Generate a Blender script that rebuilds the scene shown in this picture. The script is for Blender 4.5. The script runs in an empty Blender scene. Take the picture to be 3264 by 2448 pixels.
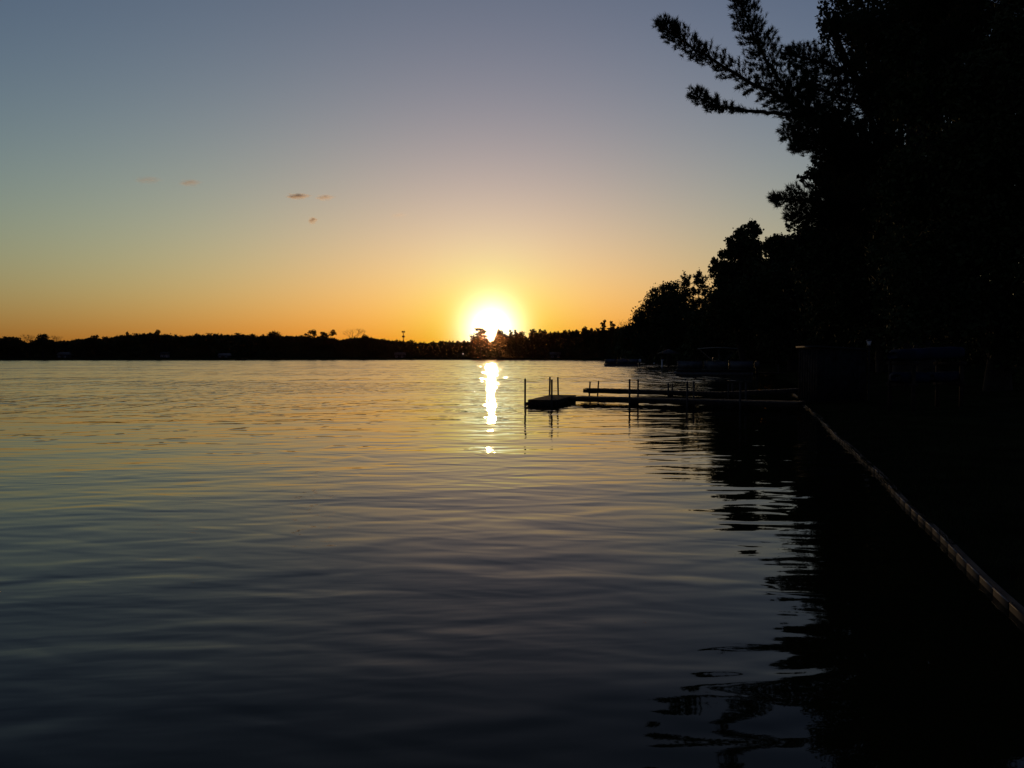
import bpy, math, random
import numpy as np
from mathutils import Vector, Matrix

# ------------------------------------------------------------------ camera, sky, sun, exposure
SC = bpy.context.scene
COL = SC.collection
F = 2562.0                        # focal length in photo pixels (3264 x 2448)
EYE = 1.65                        # eye height above the water
HOR = 1138.0                      # photo row of the horizon
PITCH = math.atan((1224 - HOR) / F)
CAM = np.array([0.0, 0.0, EYE])

def ray(px, py):
    a = (px - 1632) / F; b = (1224 - py) / F
    return np.array([a, math.cos(PITCH) + b * math.sin(PITCH), -math.sin(PITCH) + b * math.cos(PITCH)])
def at(px, py, depth):            # the point of that pixel's ray at a given distance ahead
    r = ray(px, py); return CAM + r * (depth / r[1])
def on(px, py, h):                # ... where the ray meets the level h
    r = ray(px, py); return CAM + r * ((h - EYE) / r[2])

cam = bpy.data.cameras.new('camera'); cam.sensor_width = 36; cam.lens = 36 * F / 3264
cam.clip_start = 0.05; cam.clip_end = 30000
cam_o = bpy.data.objects.new('camera', cam); COL.objects.link(cam_o)
cam_o.location = CAM; cam_o.rotation_euler = (math.pi / 2 - PITCH, 0, 0)
SC.camera = cam_o

s_ = ray(1566, 1050); SUN = Vector(s_ / np.linalg.norm(s_))
SUN_EL = math.asin(SUN.z); SUN_AZ = math.atan2(SUN.x, SUN.y)

W = bpy.data.worlds.new('World'); SC.world = W; W.use_nodes = True
nt = W.node_tree; nt.nodes.clear()
def wn(t, **k):
    n = nt.nodes.new(t)
    for a, v in k.items(): setattr(n, a, v)
    return n
def wmath(op, a, b=None, c=None):
    n = wn('ShaderNodeMath', operation=op)
    for i, v in enumerate((a, b, c)):
        if v is None: continue
        if isinstance(v, (int, float)): n.inputs[i].default_value = v
        else: nt.links.new(v, n.inputs[i])
    return n.outputs[0]
sky = wn('ShaderNodeTexSky', sky_type='NISHITA', sun_disc=False, sun_elevation=SUN_EL, sun_rotation=SUN_AZ,
         altitude=200, air_density=1.0, dust_density=1.0, ozone_density=1.0)
tc = wn('ShaderNodeTexCoord')
nrm = wn('ShaderNodeVectorMath', operation='NORMALIZE'); nt.links.new(tc.outputs['Generated'], nrm.inputs[0])
sep = wn('ShaderNodeSeparateXYZ'); nt.links.new(nrm.outputs[0], sep.inputs[0])
dot = wn('ShaderNodeVectorMath', operation='DOT_PRODUCT'); nt.links.new(nrm.outputs[0], dot.inputs[0]); dot.inputs[1].default_value = SUN
elev = wmath('MULTIPLY', wmath('ARCSINE', wmath('MAXIMUM', sep.outputs['Z'], 0.0)), 57.29578)
thet = wmath('MULTIPLY', wmath('ARCCOSINE', wmath('MINIMUM', dot.outputs['Value'], 1.0)), 57.29578)
def fall(x, d): return wmath('EXPONENT', wmath('MULTIPLY', x, -1.0 / d))
def gaus(x, d):
    q = wmath('MULTIPLY', x, 1.0 / d); return wmath('EXPONENT', wmath('MULTIPLY', wmath('MULTIPLY', q, q), -1.0))
TERMS = [fall(elev, 4), fall(elev, 14), fall(elev, 40), fall(thet, 5), wmath('MULTIPLY', fall(thet, 8), fall(elev, 4)), fall(thet, 12), fall(thet, 35), fall(thet, 90), sep.outputs['X']]
core, halo = gaus(thet, 1.8), gaus(thet, 2.5)
ssep = wn('ShaderNodeSeparateColor'); nt.links.new(sky.outputs[0], ssep.inputs[0])
# film response of the Nishita sky plus the hazy air along the horizon and round the sun, channel by channel
RESP = [[0.4, -4.1729, -1.3168, 2.3241, -0.2238, 0.0778, -1.1105, -0.7202, 1.5857, 1.1652, 0.0145],
        [0.4, -4.0263, -2.3523, 2.0434, 0.1442, 1.847, -0.0798, -2.4428, 1.9288, 1.1335, -0.0137],
        [0.4, -3.8989, -2.0948, -0.7957, 2.2151, 1.0294, -1.7564, -0.3482, -0.0993, 1.6218, 0.0746]]
COREC = (1.2, 1.3, 1.6); HALOC = (0.0, 0.10, 0.0)
comb = wn('ShaderNodeCombineColor')
for k in range(3):
    g, c0, *cs = RESP[k]; ex = c0 + math.log(10)
    for t, c in zip(TERMS, cs): ex = wmath('MULTIPLY_ADD', t, c, ex)
    v = wmath('MULTIPLY', wmath('POWER', wmath('MAXIMUM', ssep.outputs[k], 0.002), g), wmath('EXPONENT', ex))
    v = wmath('MULTIPLY_ADD', core, COREC[k] * 10, v)
    v = wmath('MULTIPLY_ADD', halo, HALOC[k] * 10, v)
    nt.links.new(v, comb.inputs[k])
bg = wn('ShaderNodeBackground'); bg.inputs['Strength'].default_value = 0.1
nt.links.new(comb.outputs[0], bg.inputs['Color'])
wo = wn('ShaderNodeOutputWorld'); nt.links.new(bg.outputs[0], wo.inputs['Surface'])
W.cycles.sampling_method = 'MANUAL'; W.cycles.sample_map_resolution = 2048

sun = bpy.data.lights.new('sun', 'SUN'); sun.energy = 0.5; sun.angle = math.radians(0.53); sun.color = (1.0, 0.62, 0.28)
sun_o = bpy.data.objects.new('sun', sun); COL.objects.link(sun_o)
sun_o.rotation_euler = SUN.to_track_quat('Z', 'Y').to_euler(); sun_o.location = (0, 60, 60)

vs = SC.view_settings
vs.view_transform = 'Standard'; vs.look = 'None'; vs.gamma = 1; vs.exposure = 0; vs.use_curve_mapping = False
SC.cycles.use_denoising = True
SC.cycles.max_bounces = 6; SC.cycles.diffuse_bounces = 2; SC.cycles.glossy_bounces = 3
SC.cycles.transparent_max_bounces = 8; SC.cycles.volume_bounces = 1
SC.cycles.sample_clamp_indirect = 6.0

BLOOM_HAZE = 8e-6
rng = np.random.default_rng(11); random.seed(4)

# ------------------------------------------------------------------ helpers
class MB:                          # collects shapes; build() links them as ONE mesh object
    def __init__(s): s.v = []; s.q = []; s.t = []; s.n = 0
    def add(s, v, q=None, t=None):
        v = np.asarray(v, float).reshape(-1, 3); s.v.append(v)
        if q is not None and len(q): s.q.append(np.asarray(q, int).reshape(-1, 4) + s.n)
        if t is not None and len(t): s.t.append(np.asarray(t, int).reshape(-1, 3) + s.n)
        s.n += len(v); return s
    def box(s, c, size, rot=0.0, tilt=None):
        x, y, z = np.asarray(size) / 2.0
        v = np.array([(i * x, j * y, k * z) for k in (-1, 1) for j in (-1, 1) for i in (-1, 1)], float)
        if tilt is not None: v = v @ np.array(Matrix.Rotation(tilt[0], 3, tilt[1])).T
        cr, sr = math.cos(rot), math.sin(rot)
        v = np.c_[v[:, 0] * cr - v[:, 1] * sr, v[:, 0] * sr + v[:, 1] * cr, v[:, 2]] + np.asarray(c)
        return s.add(v, [(0, 2, 3, 1), (4, 5, 7, 6), (0, 1, 5, 4), (2, 6, 7, 3), (0, 4, 6, 2), (1, 3, 7, 5)])
    def bar(s, a, b, w, h):        # square bar from a to b, w across, h upward
        a = np.asarray(a, float); b = np.asarray(b, float); d = b - a; d /= np.linalg.norm(d)
        side = np.cross(d, (0, 0, 1)); n = np.linalg.norm(side); side = side / n if n > 1e-6 else np.array([1.0, 0, 0])
        up = np.cross(side, d)
        v = [p + side * i * w / 2 + up * k * h / 2 for p in (a, b) for k in (-1, 1) for i in (-1, 1)]
        return s.add(v, [(0, 1, 3, 2), (4, 6, 7, 5), (0, 4, 5, 1), (2, 3, 7, 6), (0, 2, 6, 4), (1, 5, 7, 3)])
    def tube(s, pts, rad, sides=6, cap=True):
        P = np.asarray(pts, float); R = np.broadcast_to(np.asarray(rad, float), (len(P),))
        T = np.gradient(P, axis=0); T /= np.linalg.norm(T, axis=1)[:, None] + 1e-9
        ref = np.array([0, 0, 1.0]) if abs(T[0][2]) < 0.9 else np.array([1.0, 0, 0])
        U = np.cross(T, ref); U /= np.linalg.norm(U, axis=1)[:, None] + 1e-9
        V = np.cross(T, U); a = np.arange(sides) * 2 * math.pi / sides
        ring = P[:, None] + R[:, None, None] * (np.cos(a)[None, :, None] * U[:, None] + np.sin(a)[None, :, None] * V[:, None])
        i = np.arange(len(P) - 1)[:, None] * sides; j = np.arange(sides)[None]
        q = np.stack([i + j, i + (j + 1) % sides, i + sides + (j + 1) % sides, i + sides + j], -1).reshape(-1, 4)
        t = []
        if cap:
            for base in (0, (len(P) - 1) * sides): t += [(base, base + k, base + k + 1) for k in range(1, sides - 1)]
        return s.add(ring.reshape(-1, 3), q, t)
    def kites(s, c, size, a=0.6, flat=0.0, rg=None):   # leaf-sized pointed faces
        rg = rg or rng; n = len(c); u = rg.normal(size=(n, 3)); u[:, 2] *= (1 - flat); u /= np.linalg.norm(u, axis=1)[:, None]
        w = rg.normal(size=(n, 3)); w[:, 2] *= (1 - flat); v = np.cross(u, w); v = np.cross(v, u) if flat else v
        v /= np.linalg.norm(v, axis=1)[:, None]
        sz = np.broadcast_to(np.asarray(size, float), (n,))[:, None]
        V = np.stack([c - u * sz, c + v * sz * a - u * sz * .15, c + u * sz, c - v * sz * a - u * sz * .15], 1).reshape(-1, 3)
        return s.add(V, np.arange(4 * n).reshape(-1, 4))
    def build(s, name, mat, parent=None, loc=None, smooth=False):
        me = bpy.data.meshes.new(name); V = np.concatenate(s.v)
        if loc is not None: V = V - np.asarray(loc)
        q = np.concatenate(s.q) if s.q else np.zeros((0, 4), int); t = np.concatenate(s.t) if s.t else np.zeros((0, 3), int)
        me.vertices.add(len(V)); me.vertices.foreach_set('co', V.astype(np.float32).ravel())
        me.loops.add(len(q) * 4 + len(t) * 3); me.loops.foreach_set('vertex_index', np.concatenate([q.ravel(), t.ravel()]).astype(np.int32))
        me.polygons.add(len(q) + len(t))
        me.polygons.foreach_set('loop_start', np.concatenate([np.arange(len(q)) * 4, len(q) * 4 + np.arange(len(t)) * 3]).astype(np.int32))
        if smooth: me.polygons.foreach_set('use_smooth', np.ones(len(q) + len(t), bool))
        me.update(calc_edges=True); me.materials.append(mat)
        o = bpy.data.objects.new(name, me); COL.objects.link(o)
        if parent is not None: o.parent = parent
        if loc is not None and parent is None: o.location = loc
        return o
def tag(o, label=None, cat=None, group=None, kind=None):
    for k, v in (('label', label), ('category', cat), ('group', group), ('kind', kind)):
        if v: o[k] = v
    return o
def thing(name, label, cat, loc, group=None):
    o = bpy.data.objects.new(name, None); COL.objects.link(o); o.location = [float(x) for x in loc]
    o.empty_display_size = .3
    return tag(o, label, cat, group)
class Part:                        # builds world-space meshes as children of a thing
    def __init__(s, root): s.r = root; s.l = np.array(root.location)
    def __call__(s, name, mb, mat, under=None, smooth=False):
        o = mb.build(name, mat, s.r if under is None else under, None, smooth)
        o.data.transform(Matrix.Translation(Vector(-s.l)))
        return o

# ------------------------------------------------------------------ materials
def mat(name, col, rough=.8, noise=None, spec=.3, bump=None, metal=0.0, col2=None):
    m = bpy.data.materials.new(name); m.use_nodes = True; t = m.node_tree; b = t.nodes['Principled BSDF']
    b.inputs['Base Color'].default_value = (*col, 1); b.inputs['Roughness'].default_value = rough
    b.inputs['Specular IOR Level'].default_value = spec; b.inputs['Metallic'].default_value = metal
    if noise:
        c = t.nodes.new('ShaderNodeTexCoord'); n = t.nodes.new('ShaderNodeTexNoise'); n.inputs['Scale'].default_value = noise
        n.inputs['Detail'].default_value = 5
        t.links.new(c.outputs['Object'], n.inputs['Vector'])
        r = t.nodes.new('ShaderNodeValToRGB'); r.color_ramp.elements[0].position = .3; r.color_ramp.elements[1].position = .72
        c2 = col2 or tuple(min(1, x * 1.6) for x in col)
        r.color_ramp.elements[0].color = (*[x * .6 for x in col], 1); r.color_ramp.elements[1].color = (*c2, 1)
        t.links.new(n.outputs['Fac'], r.inputs[0]); t.links.new(r.outputs[0], b.inputs['Base Color'])
        if bump:
            k = t.nodes.new('ShaderNodeBump'); k.inputs['Strength'].default_value = bump; k.inputs['Distance'].default_value = .01
            t.links.new(n.outputs['Fac'], k.inputs['Height']); t.links.new(k.outputs[0], b.inputs['Normal'])
    return m
M = {}
M['needle'] = mat('needle', (.028, .04, .018), .85, .6, .1)
M['leaf'] = mat('leaf', (.035, .045, .016), .85, .4, .1)
M['leaf_far'] = mat('leaf_far', (.035, .042, .02), .9, .08, .05)
M['bark'] = mat('bark', (.03, .025, .02), .95, 3, .1, .6)
M['lawn'] = mat('lawn', (.016, .018, .008), 1.0, .9, .0, .5)
M['grass'] = mat('grass', (.026, .028, .012), .95, 2, .0)
M['wood'] = mat('wood', (.03, .024, .02), .9, 6, .03, .4)
M['deck'] = mat('deck', (.045, .042, .038), .9, 8, .05, .4)
M['cap'] = mat('cap', (.10, .07, .046), .8, 3, .1, .2)
M['lit_edge'] = mat('lit_edge', (.24, .19, .14), .5, 9, .4)  # pale tone imitates light catching the pile tops
M['pile'] = mat('pile', (.05, .036, .025), .8, 4, .1, .2)
M['steel'] = mat('steel', (.022, .016, .013), .6, 20, .5, .2, .3)
M['dark'] = mat('dark', (.015, .015, .016), .7, 4, .3)
M['shed'] = mat('shed', (.02, .02, .021), .95, 5, .0, .1)
M['white'] = mat('white', (.75, .75, .74), .5, 8, .4, None, 0, (.82, .82, .8))
M['alu'] = mat('alu', (.07, .072, .075), .45, 6, .5, None, .4)
M['panel'] = mat('panel', (.06, .072, .085), .4, 2, .5)
M['canvas'] = mat('canvas', (.05, .07, .065), .9, 3, .1)
M['blue'] = mat('blue', (.006, .012, .032), .8, 3, .08, .5)
M['cottage'] = mat('cottage', (.035, .035, .035), .8, .8, .2)
M['roof'] = mat('roof', (.07, .07, .075), .6, 1, .3)
M['paleroof'] = mat('paleroof', (.14, .14, .14), .5, 1, .4)
M['cushion'] = mat('cushion', (.08, .08, .08), .6, 4, .3)
M['glass'] = mat('glass', (.05, .06, .07), .08, None, .6)
M['gazebo'] = mat('gazebo', (.07, .07, .068), .8, 2, .2)

def water_material():
    m = bpy.data.materials.new('water'); m.use_nodes = True; t = m.node_tree; b = t.nodes['Principled BSDF']
    b.inputs['Base Color'].default_value = (.010, .0105, .0035, 1); b.inputs['IOR'].default_value = 1.185
    geo = t.nodes.new('ShaderNodeNewGeometry')
    def N(ty, **k):
        n = t.nodes.new(ty)
        for a, v in k.items(): setattr(n, a, v)
        return n
    def mth(op, a, b_=None, c=None, clamp=False):
        n = N('ShaderNodeMath', operation=op, use_clamp=clamp)
        for i, v in enumerate((a, b_, c)):
            if v is None: continue
            if isinstance(v, (int, float)): n.inputs[i].default_value = v
            else: t.links.new(v, n.inputs[i])
        return n.outputs[0]
    def noise(lx, ly, rot, detail=1.0, off=0.0, dist=0.0, rough=.5):   # wave field: crest length lx, wavelength ly (metres)
        mp = N('ShaderNodeMapping'); mp.vector_type = 'TEXTURE'
        mp.inputs['Scale'].default_value = (lx, ly, 1); mp.inputs['Rotation'].default_value = (0, 0, math.radians(rot)); mp.inputs['Location'].default_value = (off, off * .7, 0)
        t.links.new(geo.outputs['Position'], mp.inputs[0])
        n = N('ShaderNodeTexNoise', noise_dimensions='2D'); n.inputs['Scale'].default_value = 1.0
        n.inputs['Detail'].default_value = detail; n.inputs['Roughness'].default_value = rough; n.inputs['Distortion'].default_value = dist
        t.links.new(mp.outputs[0], n.inputs['Vector']); return n.outputs['Fac']
    sp = N('ShaderNodeSeparateXYZ'); t.links.new(geo.outputs['Position'], sp.inputs[0]); Y = sp.outputs['Y']; X = sp.outputs['X']
    def ramp(v, a, c, lo=0.0, hi=1.0, smooth=True):
        n = N('ShaderNodeMapRange', interpolation_type='SMOOTHSTEP' if smooth else 'LINEAR')
        for i, q in enumerate((a, c, lo, hi)): n.inputs[i + 1].default_value = q
        t.links.new(v, n.inputs[0]); return n.outputs[0]
    # breeze reaches the open lake from about 25 m out; the water by the wall lies in the lee
    far = ramp(Y, 12, 45)
    patch = ramp(noise(26, 9, 6, 2, 3.1), .40, .62)
    patch2 = ramp(noise(9, 4, -8, 2, 17.0), .42, .66)
    h = mth('MULTIPLY', noise(1.25, .5, 8, 1.0, 0.0, .3), WAVE['swell'])
    h = mth('MULTIPLY_ADD', noise(.8, .33, -14, 1.0, 41.0, .3), WAVE['swell2'], h)
    h = mth('MULTIPLY_ADD', noise(4.0, 1.7, 4, 0.0, 7.0), WAVE['long'], h)
    rip = noise(.4, .13, 5, 1.0, 9.0, .2)
    near_amp = mth('MULTIPLY_ADD', patch2, WAVE['rip'], WAVE['rip0'])
    h = mth('MULTIPLY_ADD', rip, near_amp, h)
    fr = noise(1.0, .42, 3, 2.0, 23.0, .2, .6)
    famp = mth('MULTIPLY', mth('MULTIPLY', far, ramp(Y, 40, 110, 1.0, .3)), mth('MULTIPLY_ADD', patch, WAVE['far'], WAVE['far0']))
    h = mth('MULTIPLY_ADD', fr, famp, h)
    # short steep wavelets in the breeze, longer-lasting ones farther out
    def wavelets(h, lx, ly, rot, off, amp, lo, hi, y0, y1, y2, y3, msk=None):
        w = ramp(noise(lx, ly, rot, 1.0, off, .15), lo, hi); m = mth('MULTIPLY', ramp(Y, y0, y1), ramp(Y, y2, y3, 1.0, 0.0))
        if msk is not None: m = mth('MULTIPLY', m, msk)
        return mth('MULTIPLY_ADD', w, mth('MULTIPLY', m, amp), h)
    dens = mth('MULTIPLY_ADD', patch, .75, .25)
    h = wavelets(h, .75, .9, 6, 61.0, WAVE['w1'], .62, .78, 9, 16, 24, 40, patch)
    h = wavelets(h, .85, 2.2, 4, 71.0, WAVE['w2'], .50, .70, 20, 32, 46, 70, dens)
    h = wavelets(h, 1.3, 6.5, 2, 83.0, WAVE['w3'], .46, .68, 38, 60, 90, 130, dens)
    h = wavelets(h, 2.4, 20, 0, 97.0, WAVE['w4'], .45, .70, 80, 130, 220, 330, dens)
    # far off, only the near faces of the waves show above each other: their mean slope toward this shore grows with distance
    tt = mth('MAXIMUM', mth('SUBTRACT', Y, 22.0), 0.0); h = mth('ADD', h, mth('MULTIPLY', mth('DIVIDE', mth('MULTIPLY', tt, tt), mth('ADD', tt, 30.0)), WAVE['face']))
    bp = N('ShaderNodeBump'); bp.inputs['Strength'].default_value = 1.0; bp.inputs['Distance'].default_value = 1.0
    t.links.new(h, bp.inputs['Height']); t.links.new(bp.outputs[0], b.inputs['Normal'])
    r1 = ramp(Y, 22, 130, 0.0, WAVE['rough'])
    rr = mth('MULTIPLY', r1, mth('MULTIPLY_ADD', patch, .35, .75))
    t.links.new(mth('ADD', rr, .02), b.inputs['Roughness'])
    return m
WAVE = dict(swell=.0125, swell2=.005, long=.026, rip=.0012, rip0=.0003, far=.014, far0=.004, w1=.010, w2=.024, w3=.075, w4=.20, rough=.10, face=.040)
M['water'] = water_material()

# ------------------------------------------------------------------ the setting: water, land
WALL_D = np.array([.29, .957, 0]); WALL_N = np.array([.957, -.29, 0])      # along the sea wall, and inland from it
def wall_x(y): return 1.69 + .303 * y
wb = MB(); wb.add([(-900, -300, 0), (400, -300, 0), (400, 900, 0), (-900, 900, 0)], [(0, 1, 2, 3)])
tag(wb.build('lake_water', M['water']), 'calm lake water mirroring the sunset sky', kind='structure')

shore = [(wall_x(-14), -14), (wall_x(0), 0), (wall_x(20), 20), (wall_x(40), 40), (17.6, 52), (20.5, 64), (25.5, 82), (29, 110), (30, 140), (33, 190), (37, 250), (44, 330), (47, 400),
         (34, 470), (8, 520), (-40, 530), (-90, 512), (-150, 486), (-220, 452), (-290, 425), (-380, 380), (-470, 300), (-500, 150), (-430, -10), (-250, -80), (-80, -70), (-24, -38)]
S_ = np.array(shore, float)
# smooth the polyline between given points
def dense(P, n=4):
    out = []; L = len(P)
    for i in range(L):
        p0, p1, p2, p3 = P[i - 1], P[i], P[(i + 1) % L], P[(i + 2) % L]
        straight = i in (0, 1, 2)
        for k in range(n):
            u = k / n
            if straight: out.append(p1 + (p2 - p1) * u)
            else: out.append(.5 * ((2 * p1) + (p2 - p0) * u + (2 * p0 - 5 * p1 + 4 * p2 - p3) * u * u + (3 * p1 - p0 - 3 * p2 + p3) * u ** 3))
    return np.array(out)
SH = dense(S_)
tan = np.roll(SH, -1, 0) - np.roll(SH, 1, 0); tan /= np.linalg.norm(tan, axis=1)[:, None]
nor = np.c_[tan[:, 1], -tan[:, 0]]                       # outward (lake lies to the left of the walk)
is_wall = (SH[:, 1] < 40) & (SH[:, 1] > -14.1) & (SH[:, 0] > -6) & (np.abs(SH[:, 0] - wall_x(SH[:, 1])) < .3)
cen = np.array([-120, 230.0])
rings = []
for off, zw, zn in ((.05, .018, -.25), (.9, .06, .18), (3, .2, .5), (8, .45, .8), (20, 1.0, 1.3), (60, 2.0, 2.2), (160, 3.0, 3.0)):
    p = SH + nor * off; rings.append(np.c_[p, np.where(is_wall, zw, zn) + rng.normal(size=len(SH)) * .02 * min(off, 3) / 3])
for sc_, z in ((1.6, 3.5), (2.4, 4), (6, 1), (10, 0)):
    p = SH + nor * 160; d = p - cen; rings.append(np.c_[cen + d * sc_, np.full(len(SH), z)])
gm = MB(); n = len(SH); V = np.concatenate(rings); Q = []
for r in range(len(rings) - 1):
    i = np.arange(n); j = (i + 1) % n
    Q.append(np.stack([r * n + i, (r + 1) * n + i, (r + 1) * n + j, r * n + j], 1))
gm.add(V, np.concatenate(Q))
tag(gm.build('ground', M['lawn'], smooth=True), 'dark grassy land around the lake', kind='structure')

def ground_z(x, y):
    p = np.array([x, y]); i = int(np.argmin(((SH - p) ** 2).sum(1))); d = float((p - SH[i]) @ nor[i])
    o = [.05, .9, 3, 8, 20, 60, 160]; zz = [.05, .09, .2, .45, 1.0, 2.0, 3.0] if is_wall[i] else [-.25, .18, .5, .8, 1.3, 2.2, 3.0]
    return float(np.interp(d, o, zz))

# ------------------------------------------------------------------ sea wall
wall = thing('sea_wall', 'low brown sea wall edging the grassy bank on the right', 'sea wall', (wall_x(0), 0, 0)); P = Part(wall)
def wob(s): return .022 * math.sin(s * .62) + .012 * math.sin(s * 1.7 + 1)     # the wall is not quite straight
def wpt(s, off, z): p = np.array([wall_x(0), 0, 0]) + WALL_D * s + WALL_N * off; p[2] = z; return p
proto = None
per = .34
prof = [(0, .0), (.012, -.010), (.318, -.010), (.33, .0), (.34, .0)]
for k in range(-30, 122):
    s0 = k * per
    if proto is None:
        mb = MB(); pts = []
        for z in (-.9, .046):
            for th in (0, .012):
                for a, o in prof: pts.append(wpt(s0 + a, o + th, z))
        v = np.array(pts); m_ = 5; q = []
        for i in range(4):
            q += [(i, i + 1, 10 + i + 1, 10 + i), (5 + i + 1, 5 + i, 15 + i, 15 + i + 1), (10 + i, 10 + i + 1, 15 + i + 1, 15 + i)]
        mb.add(v, q); proto = P('sheet_pile', mb, M['pile']); s_first = s0
    else:
        c = proto.copy(); COL.objects.link(c); c.parent = wall; d = WALL_D * (s0 - s_first); d[2] = rng.normal() * .003; d += WALL_N * (rng.normal() * .003 + wob(s0 + .17))
        c.location = [float(x) for x in d]
def strip(a, b, prof2, n, name, m, jz=0.0):
    mb = MB(); v = [wpt(s, o + wob(s), z + jz) for s in np.linspace(a, b, n) for o, z in prof2]; L = len(prof2)
    mb.add(v, [(r * L + i, (r + 1) * L + i, (r + 1) * L + (i + 1) % L, r * L + (i + 1) % L) for r in range(n - 1) for i in range(L)] + [(0, 1, L - 2, L - 1), ((n - 1) * L, n * L - 1, n * L - 2, (n - 1) * L + 1)])
    return P(name, mb, m)
for k in range(-30, 122):                                  # pale strip painting the lit top edge of each pile, with a gap at every joint
    a = k * per + .003; strip(a, a + .334 - (abs(rng.normal()) * .03 if rng.random() < .3 else 0), [(-.010, .047), (-.010, .050), (.001, .050), (.001, .047)], 2, 'edge_highlight', M['lit_edge'], rng.normal() * .001)
for k in range(-4, 16):
    strip(k * 2.55 + .002, k * 2.55 + 2.545, [(.016, .0), (.016, .036), (.022, .041), (.062, .041), (.066, .036), (.066, .0)], 9, 'cap_board', M['cap'], rng.normal() * .002)

gb = MB(); nb = 26000
s = rng.uniform(1, 38, nb); o = .11 + rng.gamma(1.2, 1.1, nb)
b0 = np.array([wpt(a, c, 0) for a, c in zip(s, o)]); b0[:, 2] = np.array([np.interp(c, [.05, .9, 3, 8, 20], [.03, .07, .2, .45, 1.0]) for c in o]) - .01
hgt = rng.uniform(.04, .11, nb) * np.where(o < .3, 1.3, 1); ang = rng.uniform(0, 6.28, nb); wd = np.c_[np.cos(ang), np.sin(ang), np.zeros(nb)] * .005
tip = b0 + np.c_[rng.normal(size=(nb, 2)) * .03, hgt]
gb.add(np.stack([b0 - wd, b0 + wd, tip], 1).reshape(-1, 3), None, np.arange(3 * nb).reshape(-1, 3))
nb = 5000; s = 7 + 26 * rng.random(nb); cl = np.sin(s * 3.1) + np.sin(s * 7.7 + 1) + .8 * np.sin(s * 13.3)   # longer tufts leaning over the edge
o = rng.normal(size=nb) * .02 + .03; k_ = cl + rng.normal(size=nb) * .6 > .2; s, o = s[k_], o[k_]; nb = len(s)
b0 = np.array([wpt(a, c, .04) for a, c in zip(s, o)]); tip = b0 - WALL_N * rng.uniform(-.02, .10, (nb, 1)) + WALL_D * rng.normal(size=(nb, 1)) * .04; tip[:, 2] += rng.uniform(-.02, .09, nb)
ang = rng.uniform(0, 6.28, nb); wd = np.c_[np.cos(ang), np.sin(ang), np.zeros(nb)] * .006
gb.add(np.stack([b0 - wd, b0 + wd, tip], 1).reshape(-1, 3), None, np.arange(3 * nb).reshape(-1, 3))
tag(gb.build('grass', M['grass']), 'short dark grass on the bank behind the sea wall', 'grass', kind='stuff')

# ------------------------------------------------------------------ trees
def crown_points(blobs, size, cover, rg):
    out = []
    for (c, r, *cv) in blobs:
        r = np.broadcast_to(np.asarray(r, float), (3,)); rm = r.mean()
        n = int((cv[0] if cv else cover) * math.pi * rm * rm / (.6 * size * size)); n = min(n, 60000)
        ns = max(8, int(26 * (rm / max(size * 9, .01)) ** .5)); ns = min(ns, 60)
        d = rg.normal(size=(ns, 3)); d /= np.linalg.norm(d, axis=1)[:, None]
        sub = d * rg.uniform(.55, .98, (ns, 1)); sr = rg.uniform(.16, .34, ns)
        k = rg.integers(0, ns, n); core_ = rg.random(n) < .25
        p = sub[k] + rg.normal(size=(n, 3)) * sr[k][:, None] * .62
        pc = rg.normal(size=(n, 3)) * .33
        p = np.where(core_[:, None], pc, p)
        out.append(np.asarray(c) + p * r)
    return np.concatenate(out)
def trunk_mesh(base, top, rad, blobs, rg, maxlimb=14):
    mb = MB(); n = 7; u = np.linspace(0, 1, n)
    P_ = base[None] + (top - base)[None] * u[:, None]; bend = rg.normal(size=3) * np.array([1, 1, 0]) * rad * 1.4
    P_ += np.sin(u * math.pi)[:, None] * bend[None]
    R_ = rad * (1 - .82 * u ** .9); R_[0] *= 1.35
    mb.tube(P_, R_, 9)
    for (c, r, *_) in blobs[:maxlimb]:
        c = np.asarray(c, float); f = rg.uniform(.3, .75)
        i = f * (n - 1); a = P_[int(i)] + (P_[min(int(i) + 1, n - 1)] - P_[int(i)]) * (i % 1)
        mid = (a + c) / 2 + np.array([0, 0, .12 * np.linalg.norm(c - a)]); rr = rad * (1 - .8 * f) * .55
        pts = [(1 - q) ** 2 * a + 2 * q * (1 - q) * mid + q * q * c for q in np.linspace(0, 1, 6)]
        mb.tube(pts, np.linspace(rr, rr * .25, 6), 6)
        rm = float(np.mean(r))
        for _ in range(4):
            e = c + rg.normal(size=3) * rm * .5; mb.tube([pts[3], (pts[3] + e) / 2 + [0, 0, .05 * rm], e], [rr * .4, rr * .25, rr * .08], 4)
    return mb
def tree(label, cat, base, blobs, leaf, cover=6, rad=.3, group=None, name='tree', seed=1, lm='leaf', flat=0.0):
    rg = np.random.default_rng(seed); base = np.asarray(base, float)
    root = thing(name, label, cat, base, group); P_ = Part(root)
    C = np.array([b[0] for b in blobs]); top = C[:, :].mean(0); top[2] = np.percentile(C[:, 2], 80)
    P_('trunk', trunk_mesh(base - [0, 0, .3], top, rad, blobs, rg), M['bark'], smooth=True)
    pts = crown_points(blobs, leaf, cover, rg); mb = MB(); mb.kites(pts, leaf * rg.uniform(.6, 1.25, len(pts)), .62, flat, rg)
    P_('crown', mb, M[lm]); return root
def img_blobs(Z, L, rg, dz=.5, sq=1.0):   # (column, row, radius in photo pixels[, leaf cover])
    out = []
    for px, py, rp, *cv in L:
        r = rp * Z / F; out.append((at(px, py, Z + rg.normal() * r * dz), (r, r, r * sq), *cv))
    return out
def gbase(px, Z):
    p = at(px, HOR, Z); return np.array([p[0], p[1], ground_z(p[0], p[1])])

TRI = []
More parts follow.
